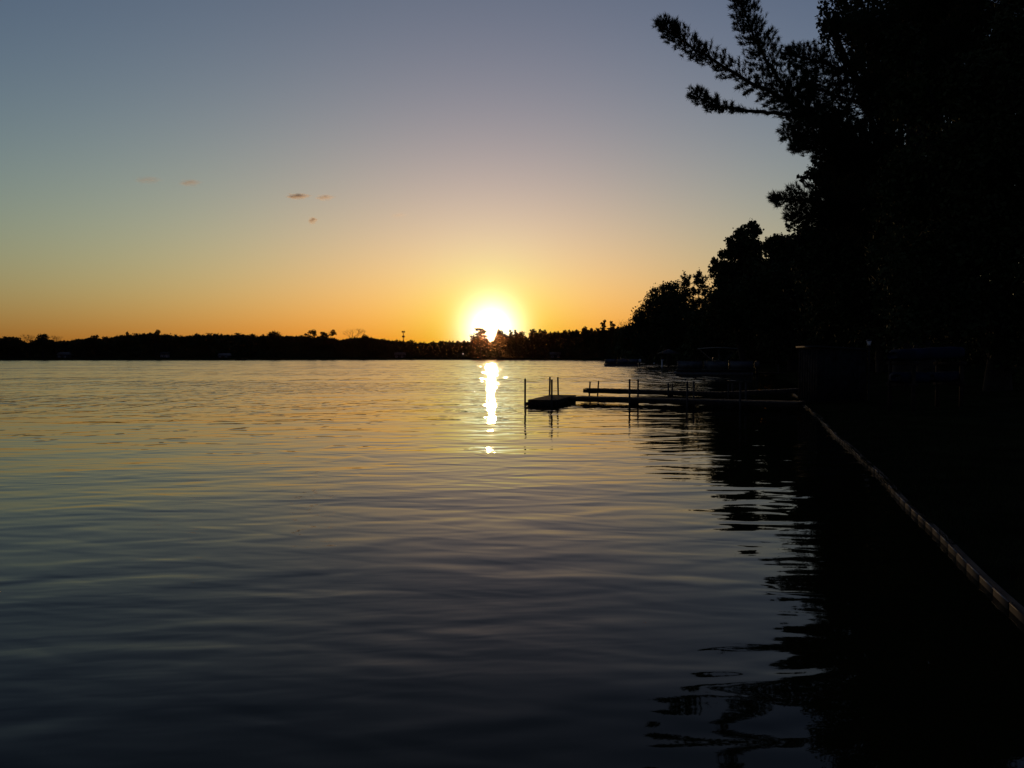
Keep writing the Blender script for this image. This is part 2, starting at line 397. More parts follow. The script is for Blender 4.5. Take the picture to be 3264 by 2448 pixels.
# --- near right bank: a big white pine reaching over the water
ZP = 40.0
def pine():
    rg = np.random.default_rng(5)
    base = gbase(2880, ZP)
    root = thing('pine_tree', 'tall pine whose long upswept limbs reach out over the water', 'tree', base); P_ = Part(root)
    axis_top = np.array([base[0] + .5, ZP + .3, 33.0])
    u = np.linspace(0, 1, 12); T = base + (axis_top - base) * u[:, None]; T[:, 0] += .25 * np.sin(u * 5)
    mb = MB(); mb.tube(T, .55 * (1 - .9 * u) + .03, 10); P_('trunk', mb, M['bark'], smooth=True)
    limbs = [  # photo pixels along the limb, depth at the tip, foliage half-width in pixels at the points
        ([(2870, 520), (2700, 425), (2560, 345), (2400, 268), (2250, 182), (2160, 118), (2108, 72)], 36.5, (70, 70, 55, 38, 33, 32, 17), 0.0),
        ([(2870, 560), (2720, 470), (2600, 390), (2510, 290), (2440, 190), (2395, 100), (2365, 20), (2350, -60)], 38, (60, 70, 70, 62, 48, 40, 36, 30), 0.0),
        ([(2870, 470), (2640, 378), (2500, 362), (2380, 352), (2290, 338), (2205, 298)], 36, (60, 42, 0, 6, 24, 20), .38),
        ([(2870, 330), (2740, 250), (2640, 205), (2560, 184), (2503, 166)], 38, (85, 78, 52, 38, 14), 0.0),
        ([(2870, 400), (2740, 330), (2620, 290), (2540, 262)], 39, (80, 70, 55, 30), 0.0),
        ([(2870, 520), (2700, 460), (2600, 435), (2512, 428)], 37, (75, 65, 50, 26), 0.0),
        ([(2870, 560), (2700, 500), (2600, 478), (2528, 464)], 38, (70, 45, 32, 20), 0.0),
        ([(2870, 740), (2740, 665), (2640, 645), (2550, 636), (2466, 632)], 37, (80, 75, 58, 42, 12), 0.0),
        ([(2870, 770), (2700, 705), (2600, 690), (2512, 690)], 38, (60, 55, 38, 18), 0.0),
        ([(2870, 620), (2760, 560), (2680, 540), (2620, 532)], 39, (60, 50, 30, 12), 0.0)]
    # limbs on the far and landward sides
    for i in range(22):
        h = rg.uniform(9, 31); L = np.interp(h, [8, 14, 24, 33], [6, 7.5, 5.5, 1.5]) * rg.uniform(.7, 1.1); az = rg.uniform(-1.9, 2.2)
        b = np.array([np.interp(h, T[:, 2], T[:, 0]), ZP, h]); d = np.array([math.cos(az), math.sin(az), 0])
        limbs.append(([b + d * L * q + [0, 0, L * (.05 * q + .28 * q * q)] for q in np.linspace(0, 1, 6)], None, (55, 60, 55, 48, 35, 20), 0.0))
    nd = MB(); tuft_c = []; tuft_a = []
    for pts, ztip, hw, bare in limbs:
        lb = MB(); n = len(pts)
        if ztip is not None: K = np.array([at(p[0], p[1], ZP + (ztip - ZP) * i / (n - 1)) for i, p in enumerate(pts)])
        else: K = np.array(pts)
        tt = np.linspace(0, n - 1, n * 6); pos = np.stack([np.interp(tt, np.arange(n), K[:, k]) for k in range(3)], 1)
        pos[1:-1] += rg.normal(size=(len(pos) - 2, 3)) * .03
        lb.tube(pos, np.linspace(.15, .018, len(pos)), 6)
        L = np.linalg.norm(np.diff(pos, axis=0), axis=1).sum()
        hwm = np.interp(tt, np.arange(n), np.array(hw, float)) * 1.22 * ZP / F
        area = 2 * np.trapz(hwm, np.linspace(0, L, len(hwm))); nt_ = int(area * 58)
        w = hwm / hwm.sum(); idx = rg.choice(len(pos), nt_, p=w)
        dirs = np.gradient(pos, axis=0); dirs /= np.linalg.norm(dirs, axis=1)[:, None]
        for i in idx:
            d = dirs[i]; r = rg.normal(size=3); r -= d * (r @ d); r /= np.linalg.norm(r) + 1e-6
            r[2] = r[2] * .85 + .12
            m = hwm[i] * math.sqrt(rg.random()) * rg.uniform(.85, 1.12)
            c = pos[i] + r * m + d * m * .55
            ax = d * .6 + r * .55 + np.array([0, 0, .35]) + rg.normal(size=3) * .22; ax /= np.linalg.norm(ax)
            tuft_c.append(c); tuft_a.append(ax)
            if rg.random() < .5 and m > .12:
                lb.tube([pos[i], (pos[i] + c) / 2 + d * m * .12, c], [.016, .012, .007], 3, False)
        P_('limb', lb, M['bark'])
    C = np.array(tuft_c); A = np.array(tuft_a); nn = 22
    Ln = rg.uniform(.15, .26, (len(C), nn, 1)); q = rg.normal(size=(len(C), nn, 3))
    dv = A[:, None] * rg.uniform(.25, 1.1, (len(C), nn, 1)) + q * .55; dv /= np.linalg.norm(dv, axis=2)[..., None]
    side = np.cross(dv, rg.normal(size=dv.shape)); side /= np.linalg.norm(side, axis=2)[..., None]
    root_ = C[:, None] - A[:, None] * rg.uniform(0, .16, (len(C), nn, 1)); wv = side * .012
    V = np.stack([root_ - wv, root_ + wv, root_ + dv * Ln], 2).reshape(-1, 3)
    nd.add(V, None, np.arange(len(V)).reshape(-1, 3))
    k = rg.random(len(C)) < .55; nd.kites(C[k] - A[k] * .05, rg.uniform(.06, .11, k.sum()), .6, 0, rg)
    P_('crown', nd, M['needle'])
    print('pine tufts', len(C))
pine()

R_ = np.random.default_rng(21)
tree('broad leafy maple rising behind the pine at the top of the frame', 'tree', gbase(2960, 47),
     img_blobs(47, [(2690, 70, 60, .8), (2638, 62, 34, 1.2), (2635, 108, 34, 1.5), (2625, 30, 20, 1), (2665, 5, 55, .9), (2760, 90, 90, 1.3), (2700, 40, 50, .9), (2850, 40, 110, 1.5), (2740, -30, 90, 1.2), (2800, 130, 60, 1.8), (2780, 190, 60, 2.2), (2860, 210, 90, 2.4), (2800, 260, 70, 2.4), (2720, 200, 30, 2), (2940, 90, 100, 2), (2710, 145, 36, 1.4), (2990, 150, 150, 3.5), (2850, -150, 150, 3), (3050, -60, 200, 3), (3150, 250, 200, 2.6), (2940, 340, 140, 3)], R_),
     .13, 5.5, .45, seed=31)
tree('low-spreading leafy tree under the pine limbs with branches out to the left', 'tree', gbase(2820, 52),
     img_blobs(52, [(2580, 556, 24, 2), (2612, 545, 38, 2.4), (2556, 566, 14, 2), (2655, 520, 40, 2.5), (2640, 580, 50), (2720, 560, 90), (2800, 650, 150), (2560, 728, 34, 2), (2520, 722, 18, 1.6), (2560, 760, 30, 1.6), (2600, 760, 55, 3.2), (2660, 740, 70), (2720, 790, 120), (2860, 820, 170), (2600, 830, 70), (2960, 600, 190), (2950, 800, 190), (2700, 900, 150), (2880, 980, 170)], R_),
     .14, 5.5, .4, seed=32)
tree('huge dark leafy tree filling the right edge of the frame', 'tree', gbase(3180, 30),
     img_blobs(30, [(2890, 150, 70), (2900, 600, 130), (2910, 840, 140), (2890, 330, 90), (2890, 1000, 100), (3230, 420, 190), (3080, 470, 140), (3180, 640, 200), (3330, 250, 220), (3060, 700, 170), (3210, 860, 220), (3020, 880, 150), (3360, 600, 240), (3120, 300, 120), (3240, 120, 130), (3060, 1010, 110), (3330, 1000, 200)], R_),
     .10, 3.2, .4, seed=33)
tree('dark round leafy tree standing behind the storage shed', 'tree', gbase(2760, 62),
     img_blobs(62, [(2760, 900, 130), (2660, 930, 110), (2820, 1000, 130), (2700, 1040, 90), (2620, 1030, 80), (2900, 1050, 90), (2980, 1000, 130), (3080, 1050, 120)], R_), .17, 5, .35, seed=34)
# --- trees farther along the right bank
tree('rounded leafy tree with the tall lobed top on the right bank', 'tree', gbase(2385, 84),
     img_blobs(84, [(2388, 738, 32), (2362, 748, 25), (2410, 745, 19), (2340, 778, 30), (2386, 786, 42), (2328, 808, 26), (2412, 790, 22), (2300, 812, 14), (2292, 842, 24), (2276, 832, 9), (2268, 855, 10), (2310, 872, 42), (2366, 850, 66), (2302, 922, 42), (2350, 965, 90), (2420, 860, 70), (2300, 1000, 50), (2400, 1040, 90)], R_),
     .17, 4.2, .4, seed=35)
tree('low-domed leafy tree between the lobed tree and the pine', 'tree', gbase(2530, 76),
     img_blobs(76, [(2468, 786, 36), (2500, 776, 28), (2540, 784, 40), (2446, 780, 14), (2580, 800, 50), (2520, 850, 90), (2600, 880, 110), (2450, 940, 90), (2540, 1000, 110), (2650, 1000, 110), (2480, 1060, 80)], R_), .17, 4.6, .4, seed=36)
tree('arching fine-leaved tree farthest left on the right bank', 'tree', gbase(2130, 165),
     img_blobs(165, [(2130, 935, 44, 2), (2102, 930, 30, 1.6), (2160, 925, 32, 2), (2085, 962, 32, 1.6), (2062, 985, 30, 1.6), (2140, 965, 40), (2120, 990, 55), (2170, 975, 50), (2044, 1010, 30, 1.8), (2028, 1030, 24, 2), (2080, 1040, 50), (2150, 1050, 60), (2195, 1030, 50)], R_),
     .24, 4.2, .4, seed=37)
tree('sparse tree with upright spiky shoots beside the arching tree', 'tree', gbase(2225, 150),
     img_blobs(150, [(2185, 905, 18), (2225, 898, 20), (2240, 925, 24), (2205, 930, 22), (2250, 960, 24), (2215, 965, 24), (2245, 1005, 28), (2205, 1010, 30), (2255, 1050, 40), (2215, 1070, 40)], R_, sq=.8), .24, 2.6, .3, seed=38, flat=.5)
sp = bpy.data.objects.get('tree.007') or [o for o in bpy.data.objects if o.get('label', '').startswith('sparse tree')][0]
sp = [o for o in bpy.data.objects if o.get('label', '').startswith('sparse tree')][0]
mb = MB()
for (x0, y0, x1, y1) in [(2192, 905, 2181, 868), (2188, 895, 2172, 880), (2192, 895, 2200, 877), (2222, 900, 2224, 861), (2226, 895, 2236, 868), (2222, 893, 2212, 878), (2230, 895, 2248, 880), (2238, 905, 2256, 884), (2196, 905, 2178, 888), (2224, 880, 2230, 872)]:
    a, b = at(x0, y0, 150), at(x1, y1, 150); pts = np.linspace(a, b, 40) + rng.normal(size=(40, 3)) * .12
    mb.kites(np.repeat(pts, 3, 0) + rng.normal(size=(120, 3)) * .12, .16, .6); mb.tube([a, b], [.06, .02], 4)
Part(sp)('shoot', mb, M['leaf'])
for i, (px, Z, L, lab) in enumerate([
        (2060, 215, [(2050, 1060, 45), (2010, 1062, 30), (2090, 1060, 45), (2000, 1085, 30), (2060, 1095, 40)], 'low dark tree at the bend of the right shore behind the far pontoon boat'),
        (2310, 120, [(2310, 1000, 70), (2260, 1040, 60), (2350, 1050, 70), (2300, 1090, 60), (2230, 1090, 50)], 'dark tree behind the canopied pontoon boat'),
        (2480, 100, [(2480, 1040, 80), (2420, 1080, 60), (2540, 1080, 70), (2590, 1050, 60)], 'dark bushy tree behind the landward end of the farther dock')]):
    tree(lab, 'tree', gbase(px, Z), img_blobs(Z, L, R_), .0021 * Z, 6, .3, seed=50 + i)

# --- the far shore
def far_depth(px): return float(np.interp(px, [-400, 0, 700, 1300, 1600, 1800, 1950, 2100], [435, 445, 500, 540, 545, 500, 430, 360]))
PROF = [(-400, 1070), (-200, 1072), (0, 1075), (50, 1074), (72, 1087), (82, 1090), (112, 1088), (122, 1078), (165, 1080), (180, 1086), (200, 1085), (245, 1081), (270, 1077), (300, 1074), (325, 1078), (350, 1072), (400, 1067), (440, 1064), (480, 1061), (515, 1063), (560, 1069), (600, 1067), (650, 1064), (700, 1063), (735, 1066), (775, 1062), (820, 1069), (865, 1064), (930, 1067), (970, 1068), (1015, 1074), (1060, 1074), (1082, 1081), (1110, 1075), (1160, 1074), (1185, 1075), (1220, 1079), (1245, 1081), (1290, 1087), (1345, 1091), (1400, 1088), (1450, 1087), (1498, 1087), (1508, 1078), (1530, 1074), (1548, 1078), (1555, 1086), (1564, 1090), (1573, 1086), (1579, 1068), (1584, 1058), (1602, 1057), (1609, 1063), (1617, 1070), (1626, 1064), (1645, 1061), (1664, 1061), (1674, 1069), (1682, 1077), (1691, 1062), (1710, 1057), (1734, 1055), (1760, 1060), (1800, 1055), (1840, 1051), (1890, 1049), (1950, 1047), (2000, 1042), (2060, 1040), (2120, 1045), (2200, 1060)]
PX, PY = zip(*PROF)
fw = MB(); rgf = np.random.default_rng(8); px = -420.0
while px < 2200:
    wpx = rgf.uniform(16, 34) if px < 1250 else rgf.uniform(9, 20)
    for row in range(2):
        pj = px + rgf.uniform(-6, 6); Z = far_depth(pj) + 8 + row * 14 + rgf.uniform(0, 8)
        yt = float(np.interp(pj, PX, PY)) + rgf.uniform(0, 4) + (2 if row == 0 else 0) * rgf.uniform(0, 6)
        top = at(pj, yt, Z); r = wpx * Z / F * .75; zb = .4; H = top[2] - zb
        blobs = []
        if px < 1290:
            for q in (.45, .72, .9): blobs.append(((top[0] + rgf.normal() * r * .3, Z, zb + H * q - r * .3 * (q > .8)), (r * (1.25 - .5 * q), r, H * .2)))
        else:
            for q in (.4, .62, .8, .93): blobs.append(((top[0] + rgf.normal() * r * .15, Z, zb + H * q), (r * (1.35 - q), r * (1.3 - q), H * .13)))
        blobs.append(((top[0], Z - 2, zb + H * .2), (r * 1.4, r, H * .22)))
        p = crown_points(blobs, .55, 3.2, rgf); p[:, 2] = np.minimum(p[:, 2], top[2] + .5); fw.kites(p, rgf.uniform(.3, .7, len(p)), .65, 0, rgf)
    px += wpx * .8
nf = 60000; a = rgf.uniform(-420, 2200, nf); y0 = np.interp(a, PX, PY) + 5; b = y0 + (1145 - y0) * rgf.random(nf) ** .9
c = np.array([at(u, w, far_depth(u) + 5 + 14 * rgf.random()) for u, w in zip(a, b)]); fw.kites(c, rgf.uniform(.5, 1.2, nf), .7, 0, rgf)
tag(fw.build('far_wood', M['leaf_far']), 'continuous dark wood along the far shore of the lake', 'wood', kind='stuff')

rw = MB(); nf = 26000; a = rgf.uniform(1960, 3700, nf); Zr = np.interp(a, [1960, 2150, 2300, 2600, 3000, 3700], [330, 200, 135, 95, 72, 50]) * rgf.uniform(1.0, 1.12, nf)
y0 = np.interp(a, [1960, 2040, 2200, 2400, 3700], [1062, 1050, 1030, 1010, 980]) + rgf.normal(size=nf) * 8; b = y0 + (1150 - y0) * rgf.random(nf)
c = np.array([at(u, w, z) for u, w, z in zip(a, b, Zr)]); rw.kites(c, Zr * rgf.uniform(.0022, .0055, nf), .7, 0, rgf)
tag(rw.build('undergrowth', M['leaf']), 'dark undergrowth and hedges below the trees of the right bank', 'undergrowth', kind='stuff')

def bare(base, H, w, rg, mb, depth=4):
    def grow(a, d, L, r, k):
        b = a + d * L; mb.tube([a, b], [r, r * .7], 3, False)
        if k == 0: return
        for _ in range(3 if k > 1 else 4):
            e = d + rg.normal(size=3) * .55 * np.array([w, w, .5]); e[2] = abs(e[2]) * .9 + .1; e /= np.linalg.norm(e); grow(b, e, L * rg.uniform(.6, .8), r * .62, k - 1)
    grow(base, np.array([0, 0, 1.0]), H * .36, H * .016, depth)
def far_tree(px, ytop, wpx, kind, label, seed):
    rg = np.random.default_rng(seed); Z = far_depth(px) + 4; top = at(px, ytop, Z); b = at(px, HOR, Z); zb = ground_z(b[0], b[1]); base = np.array([b[0], Z, zb]); H = top[2] - zb
    root = thing('tree', label, 'tree', base, 'trees standing out of the far wood'); P_ = Part(root); r = wpx * Z / F / 2
    mb = MB(); mb.tube([base - [0, 0, .3], base + [0, 0, H * .5], base + [0, 0, H * .93]], [.3, .2, .06], 6)
    lf = MB(); sz = .42
    if kind == 'bare':
        bare(base + [0, 0, H * .25], H * .78, 1.25 * r / (H * .3), rg, mb)
        c = base + np.c_[rg.normal(size=(260, 2)) * r * .5, H * rg.uniform(.55, .98, 260)]; sz = .2
    elif kind == 'round':
        c = crown_points([(base + [0, 0, H * .82], (r * .8, r * .8, H * .17)), (base + [r * .3, 0, H * .6], (r, r, H * .2)), (base + [-r * .4, 0, H * .62], (r * .8, r, H * .18))], .5, 3.4, rg)
    elif kind == 'airy':
        bl = [(base + np.array([rg.uniform(-.75, .75) * r, 0, H * rg.uniform(.62, .93)]), (r * .4, r * .4, H * .075)) for _ in range(7)]
        for q, _ in bl: mb.tube([base + [0, 0, H * .4], (q + base + [0, 0, H * .6]) / 2, q], [.16, .1, .04], 4)
        c = crown_points(bl, .42, 1.5, rg)
    elif kind == 'cedar':
        bl = []
        for q in np.linspace(.5, .97, 7):
            x = r * (1.5 - 1.15 * q) * (-1 if rg.random() < .6 else 1) * rg.uniform(.2, .9)
            bl.append((base + np.array([x, 0, H * q]), (r * (1.25 - .75 * q) + .7, r * .5, H * .055)))
            mb.tube([base + [0, 0, H * (q - .06)], base + np.array([x * 1.4, 0, H * (q + .01)])], [.14, .04], 4)
        c = crown_points(bl, .42, 2.2, rg)
    elif kind == 'pine':
        bl = [(base + np.array([rg.normal() * r * .25, 0, H * q]), (r * ((1.15 - q) * 1.6 + .12) * rg.uniform(.75, 1.15), r * .6, H * .04)) for q in np.linspace(.6, .97, 7)]
        c = crown_points(bl, .42, 2.6, rg)
    else:   # column
        bl = [(base + np.array([rg.normal() * r * .2, 0, H * q]), (r * (1.3 - .75 * q), r, H * .08)) for q in np.linspace(.45, .95, 6)]
        c = crown_points(bl, .42, 2.8, rg)
    lf.kites(c, sz * rg.uniform(.6, 1.3, len(c)), .62, 0, rg)
    P_('trunk', mb, M['bark']); P_('crown', lf, M['leaf_far'])
FT = [(97, 1066, 38, 'bare', 'small bare-twigged tree with pale see-through crown near the left end of the far wood'),
      (137, 1061, 44, 'round', 'dark round-topped tree just beside the small bare-twigged one on the far shore'),
      (181, 1071, 22, 'bare', 'tiny thin bare tree between the round-topped tree and lower crowns, far left'),
      (30, 1072, 56, 'round', 'broad dark tree at the left edge of the frame on the far shore'),
      (302, 1066, 40, 'round', 'single raised dark crown left of the far wood\'s long hump'),
      (409, 1056, 26, 'airy', 'little tuft-like crown poking above the long hump of the far wood'),
      (497, 1050, 38, 'airy', 'feathery crown above the far wood, left of the small moored boat'),
      (873, 1054, 44, 'round', 'wide low crown standing up in the middle of the left far wood'),
      (988, 1050, 46, 'airy', 'left one of two airy brown crowns side by side on the far shore'),
      (1048, 1051, 58, 'airy', 'right wider one of two airy brown crowns side by side on the far shore'),
      (1124, 1046, 46, 'bare', 'tall open-branched tree right of the two airy crowns on the far shore'),
      (1168, 1066, 46, 'airy', 'low airy crown at the foot of the tall open-branched tree'),
      (1312, 1082, 20, 'round', 'small dark crown right beside the thin radio mast'),
      (1532, 1047, 46, 'cedar', 'ragged layered conifer standing against the left of the sun'),
      (1510, 1064, 24, 'airy', 'lower bushy crown left of the layered conifer before the sun'),
      (1593, 1046, 30, 'round', 'dense upright conifer just right of the bright sun gap'),
      (1626, 1052, 18, 'pine', 'slim conifer second to the right of the sun gap'),
      (1645, 1051, 18, 'pine', 'slim conifer third to the right of the sun gap'),
      (1664, 1055, 28, 'round', 'rounded crown right of the slim conifers near the sun'),
      (1698, 1051, 28, 'column', 'dark crown just right of the notch in the wood beyond the sun'),
      (1718, 1049, 20, 'pine', 'pointed crown second right of the notch in the wood'),
      (1738, 1051, 20, 'pine', 'pointed crown third right of the notch in the wood'),
      (1864, 1044, 28, 'column', 'dark crown a little left of the two tall pines'),
      (1921, 1021, 28, 'pine', 'taller left one of two lone pines above the far wood'),
      (1947, 1025, 28, 'pine', 'shorter right one of two lone pines above the far wood'),
      (1988, 1016, 60, 'bare', 'wide pale bare tree between the two pines and the right bank')]
for i, (a, b, c, d, e) in enumerate(FT): far_tree(a, b, c, d, e, 200 + i)

# radio mast behind the wood
Z = 900.0; b = at(1286, HOR, Z); top = at(1286, 1057, Z)[2]; base = np.array([b[0], Z, 2.5])
mast = thing('radio_mast', 'thin radio mast with antenna rings rising behind the far wood', 'mast', base); P = Part(mast)
mb = MB(); tri = [(math.cos(a) * .9, math.sin(a) * .9) for a in (0.3, 2.4, 4.5)]
for x, y in tri: mb.tube([base + [x, y, 0], [base[0] + x * .5, Z + y * .5, top]], [.18, .14], 4)
nz = int((top - 2.5) / 2)
for i in range(nz):
    z0 = 2.5 + i * 2; f0 = 1 - .5 * i / nz
    for k in range(3):
        (x0, y0), (x1, y1) = tri[k], tri[(k + 1) % 3]; mb.tube([[base[0] + x0 * f0, Z + y0 * f0, z0], [base[0] + x1 * f0, Z + y1 * f0, z0 + 2]], .06, 3)
P('lattice', mb, M['steel'])
for zf, rr in ((.995, 1.6), (.80, 1.3)):
    mb = MB(); zc = base[2] + (top - base[2]) * zf
    for k in range(9):
        a = k * 2 * math.pi / 9; mb.box((base[0] + math.cos(a) * rr, Z + math.sin(a) * rr, zc), (.4, .3, 1.9), a)
    for k in range(3):
        a = k * 2.09; mb.bar((base[0] - math.cos(a) * rr, Z - math.sin(a) * rr, zc), (base[0] + math.cos(a) * rr, Z + math.sin(a) * rr, zc), .15, .15)
    P('antenna_ring', mb, M['steel'])

# far cottages, dim under the trees
def cottage(px, w, h, label, wallm, roofm, dz=2):
    Z = far_depth(px) - dz; b = at(px, HOR, Z); zb = .25; base = np.array([b[0], Z, zb]); root = thing('cottage', label, 'house', base, 'cottages on the far shore'); P_ = Part(root)
    d = w * .8; mb = MB(); mb.box(base + [0, 0, h / 2], (w, d, h)); P_('wall', mb, M[wallm])
    mb = MB(); e = .4; rh = h * .6; x0, x1 = base[0] - w / 2 - e, base[0] + w / 2 + e; y0, y1 = Z - d / 2 - e, Z + d / 2 + e; z0 = zb + h + .003
    mb.add([(x0, y0, z0), (x1, y0, z0), (x1, y1, z0), (x0, y1, z0), (x0, Z, z0 + rh), (x1, Z, z0 + rh)], [(0, 1, 5, 4), (2, 3, 4, 5), (0, 3, 2, 1)], [(0, 4, 3), (1, 2, 5)]); P_('roof', mb, M[roofm])
    for i in (-.3, 0.28):
        mb = MB(); mb.box((base[0] + w * i, Z - d / 2 - .03, zb + h * .55), (w * .18, .06, h * .4)); wd = P_('window', mb, M['white'])
        mb = MB(); mb.box((base[0] + w * i, Z - d / 2 - .065, zb + h * .55), (w * .15, .02, h * .33)); P_('pane', mb, M['glass'], wd)
    mb = MB(); mb.box((base[0], Z - d / 2 - .04, zb + h * .38), (w * .12, .08, h * .74)); P_('door', mb, M['dark'])
cottage(205, 5.5, 2.6, 'dim cottage with grey roof under the far trees, farthest left', 'cottage', 'roof')
cottage(526, 4.2, 2.8, 'small pale cottage under the far trees, brightest of them', 'paleroof', 'cottage')
cottage(716, 6.5, 2.3, 'low cottage whose roof edge shows as a pale line near the moored boat', 'cottage', 'paleroof')
cottage(1275, 6.5, 2.8, 'dim cottage at the far shore below the radio mast', 'cottage', 'roof')
cottage(1770, 6, 2.8, 'dim cottage on the far shore right of the sun', 'cottage', 'roof')

# lamp on the far shore
p = at(1476, 1128, far_depth(1476) - 3); gz = .3; lamp = thing('yard_lamp', 'tiny white yard lamp glowing on the far shore left of the sun', 'lamp', (p[0], p[1], gz)); P = Part(lamp)
mb = MB(); mb.tube([(p[0], p[1], gz), (p[0], p[1], p[2] - .2)], .06, 6); P('post', mb, M['dark'])
em = bpy.data.materials.new('lamp_glow'); em.use_nodes = True; em.node_tree.nodes['Principled BSDF'].inputs['Emission Color'].default_value = (.9, .95, 1, 1); em.node_tree.nodes['Principled BSDF'].inputs['Emission Strength'].default_value = .7
mb = MB(); a = np.linspace(-1.4, 1.4, 7); mb.tube([(p[0], p[1], p[2] + .32 * math.sin(k)) for k in a], [.36 * math.cos(k) for k in a], 10); P('globe', mb, em, smooth=True)

# ------------------------------------------------------------------ docks
def pipe(P_, a, b, r=.032):
    mb = MB(); mb.tube([a, b], r, 8); o = P_('post', mb, M['steel'])
    return o
def deck_run(P_, A, B, width, hA, hB, fascia, gap=.008, bw=.14, name='decking'):
    A = np.array([A[0], A[1], 0.0]); B = np.array([B[0], B[1], 0.0]); d = B - A; L = np.linalg.norm(d); d /= L; sd = np.array([d[1], -d[0], 0])
    mb = MB(); n = int(L / (bw + gap))
    for i in range(n):
        c = A + d * ((i + .5) * L / n); z = hA + (hB - hA) * (i + .5) / n + rng.normal() * .002
        mb.box((c[0], c[1], z - .015), (L / n - gap, width * (1 + rng.normal() * .004), .03), math.atan2(d[1], d[0]), ((-math.atan2(hB - hA, L)), 'Y'))
    o = P_(name, mb, M['deck']); o['kind'] = 'stuff'
    for s in (-1, 1):
        f = MB(); a = A + sd * s * (width / 2 - .03); b = B + sd * s * (width / 2 - .03); a[2] = hA - .035 - fascia / 2; b[2] = hB - .035 - fascia / 2
        f.bar(a, b, .045, fascia); P_('side_beam', f, M['wood'])
    for q in np.linspace(.02, .98, max(3, int(L / 1.2))):
        f = MB(); c = A + d * L * q; z = hA + (hB - hA) * q - .04 - fascia / 2; a = c - sd * (width / 2 - .06); b = c + sd * (width / 2 - .06); a[2] = b[2] = z; f.bar(a, b, .045, fascia * .9); P_('cross_beam', f, M['wood'])
    return d, sd
# near dock: walkway out from the wall and a finger platform at its end
DK = .23
pn = [on(1679, 1275, DK), on(1777, 1275, DK)]; fl = on(1752, 1258.8, DK)
ax = (fl - pn[0]) / np.linalg.norm(fl - pn[0]); nearmid = (pn[0] + pn[1]) / 2; wid = abs(np.cross(ax[:2], (pn[1] - pn[0])[:2]))
farmid = nearmid + ax * np.linalg.norm(fl - pn[0])
w0 = (on(1833, 1266, DK) + on(1800, 1258.8, DK)) / 2; w1 = (on(2552, 1290, DK) + on(2556, 1277, DK)) / 2
dock = thing('dock', 'near wooden dock with end platform and pipe posts, closest to camera', 'dock', (w1[0], w1[1], 0)); P = Part(dock)
deck_run(P, nearmid, farmid, wid, DK, DK, .19)
w0s = farmid + (w1 - w0) / np.linalg.norm(w1 - w0) * (wid * .62) - ax * .75
d1, s1 = deck_run(P, w0s, w1, 1.25, DK - .006, DK + .02, .11)
def post_px(P_, px, ytop, p, px_b=None, zb=-.9):
    t = at(px, ytop, p[1]); b = np.array([p[0], p[1], zb])
    lean = (t - np.array([p[0], p[1], t[2]])); b2 = np.array([p[0], p[1], 0]) - lean * .35
    pipe(P_, (b2[0], b2[1], zb), t)
def frame_between(P_, a, b, z0=-.05, z1=.16):
    mb = MB(); a = np.array(a); b = np.array(b); c = (a + b) / 2; c[2] = (z0 + z1) / 2; d = b - a; mb.box(c, (np.linalg.norm(d[:2]), .04, z1 - z0), math.atan2(d[1], d[0])); P_('leg_brace', mb, M['wood'])
posts = [(1674, 1206.6, pn[0] - ax * -.05 + [-.07, 0, 0]), (1759, 1209.5, on(1758, 1275, DK) - [0, .06, 0]), (1753, 1201.3, fl + [-.02, .05, 0]), (1778, 1202.5, on(1781, 1257, DK) + [0, .1, 0])]
for px_, yt, p in posts: post_px(P, px_, yt, p)
frame_between(P, posts[1][2], posts[3][2]); frame_between(P, posts[0][2], posts[2][2], .02, .14)
def pair(P_, px_n, px_f, yt, A, d, sd, width, brace=True):
    out = []
    for s, px_ in ((1, px_n), (-1, px_f)):
        o_ = A + sd * s * (width / 2 + .03); k = (px_ - 1632) / F            # where the edge line crosses that column
        t = (k * o_[1] - o_[0]) / (d[0] - k * d[1]); p = o_ + d * t; p[2] = 0
        post_px(P_, px_, yt, p); out.append(p)
    if brace: frame_between(P_, out[0], out[1])
    return out
Aw = np.array([w0s[0], w0s[1], 0])
pair(P, 2007, 2034, 1208.5, Aw, d1, s1, 1.25)
pair(P, 2191, 2212, 1216, Aw, d1, s1, 1.25)
pair(P, 2360, 2378, 1220, Aw, d1, s1, 1.25)
# second dock behind it, sagging and then ramping up to the wall
k = .868
D0 = np.array([3.63, 39.7]) * k; D1 = np.array([9.91, 37.8]) * k; D2 = np.array([13.25, 36.8]) * k
dock2 = thing('dock', 'narrow farther dock behind the near one, with two leaning end posts', 'dock', (D2[0], D2[1], 0)); P = Part(dock2)
dd, ss = deck_run(P, D0, D1, 1.0, .305, .215, .13)
deck_run(P, D1 + dd[:2] * .02, D2, 1.0, .222, .40, .13)
for (pxt, yt, pxb) in ((1881, 1216, 1875), (1908, 1214, 1901)):
    b = at(pxb, 1262, D0[1] - .3); t = at(pxt, yt, D0[1] - .3); pipe(P, b - [0, 0, .8], t)
frame_between(P, at(1875, 1255, D0[1] - .3), at(1901, 1255, D0[1] - .3), .1, .2)
A2 = np.array([D0[0], D0[1], 0]); pair(P, 2130, 2143, 1222, A2, dd, ss, 1.0); pair(P, 2322, 2334, 1222, A2, dd, ss, 1.0)
E0 = on(2370, 1187, .25); E1 = np.array([E0[0] + 6.5, E0[1] - 2.0, 0])
dock3 = thing('dock', 'short dim dock on the right shore beyond the canopied boat', 'dock', (E1[0], E1[1], 0)); P = Part(dock3)
d3, s3 = deck_run(P, E0, E1, 1.1, .25, .3, .13); A3 = np.array([E0[0], E0[1], 0])
for q in (.15, 3.0, 5.6):
    for s in (-1, 1): c = A3 + d3 * q + s3 * s * .58; pipe(P, c + [0, 0, -.8], c + [0, 0, 1.0])

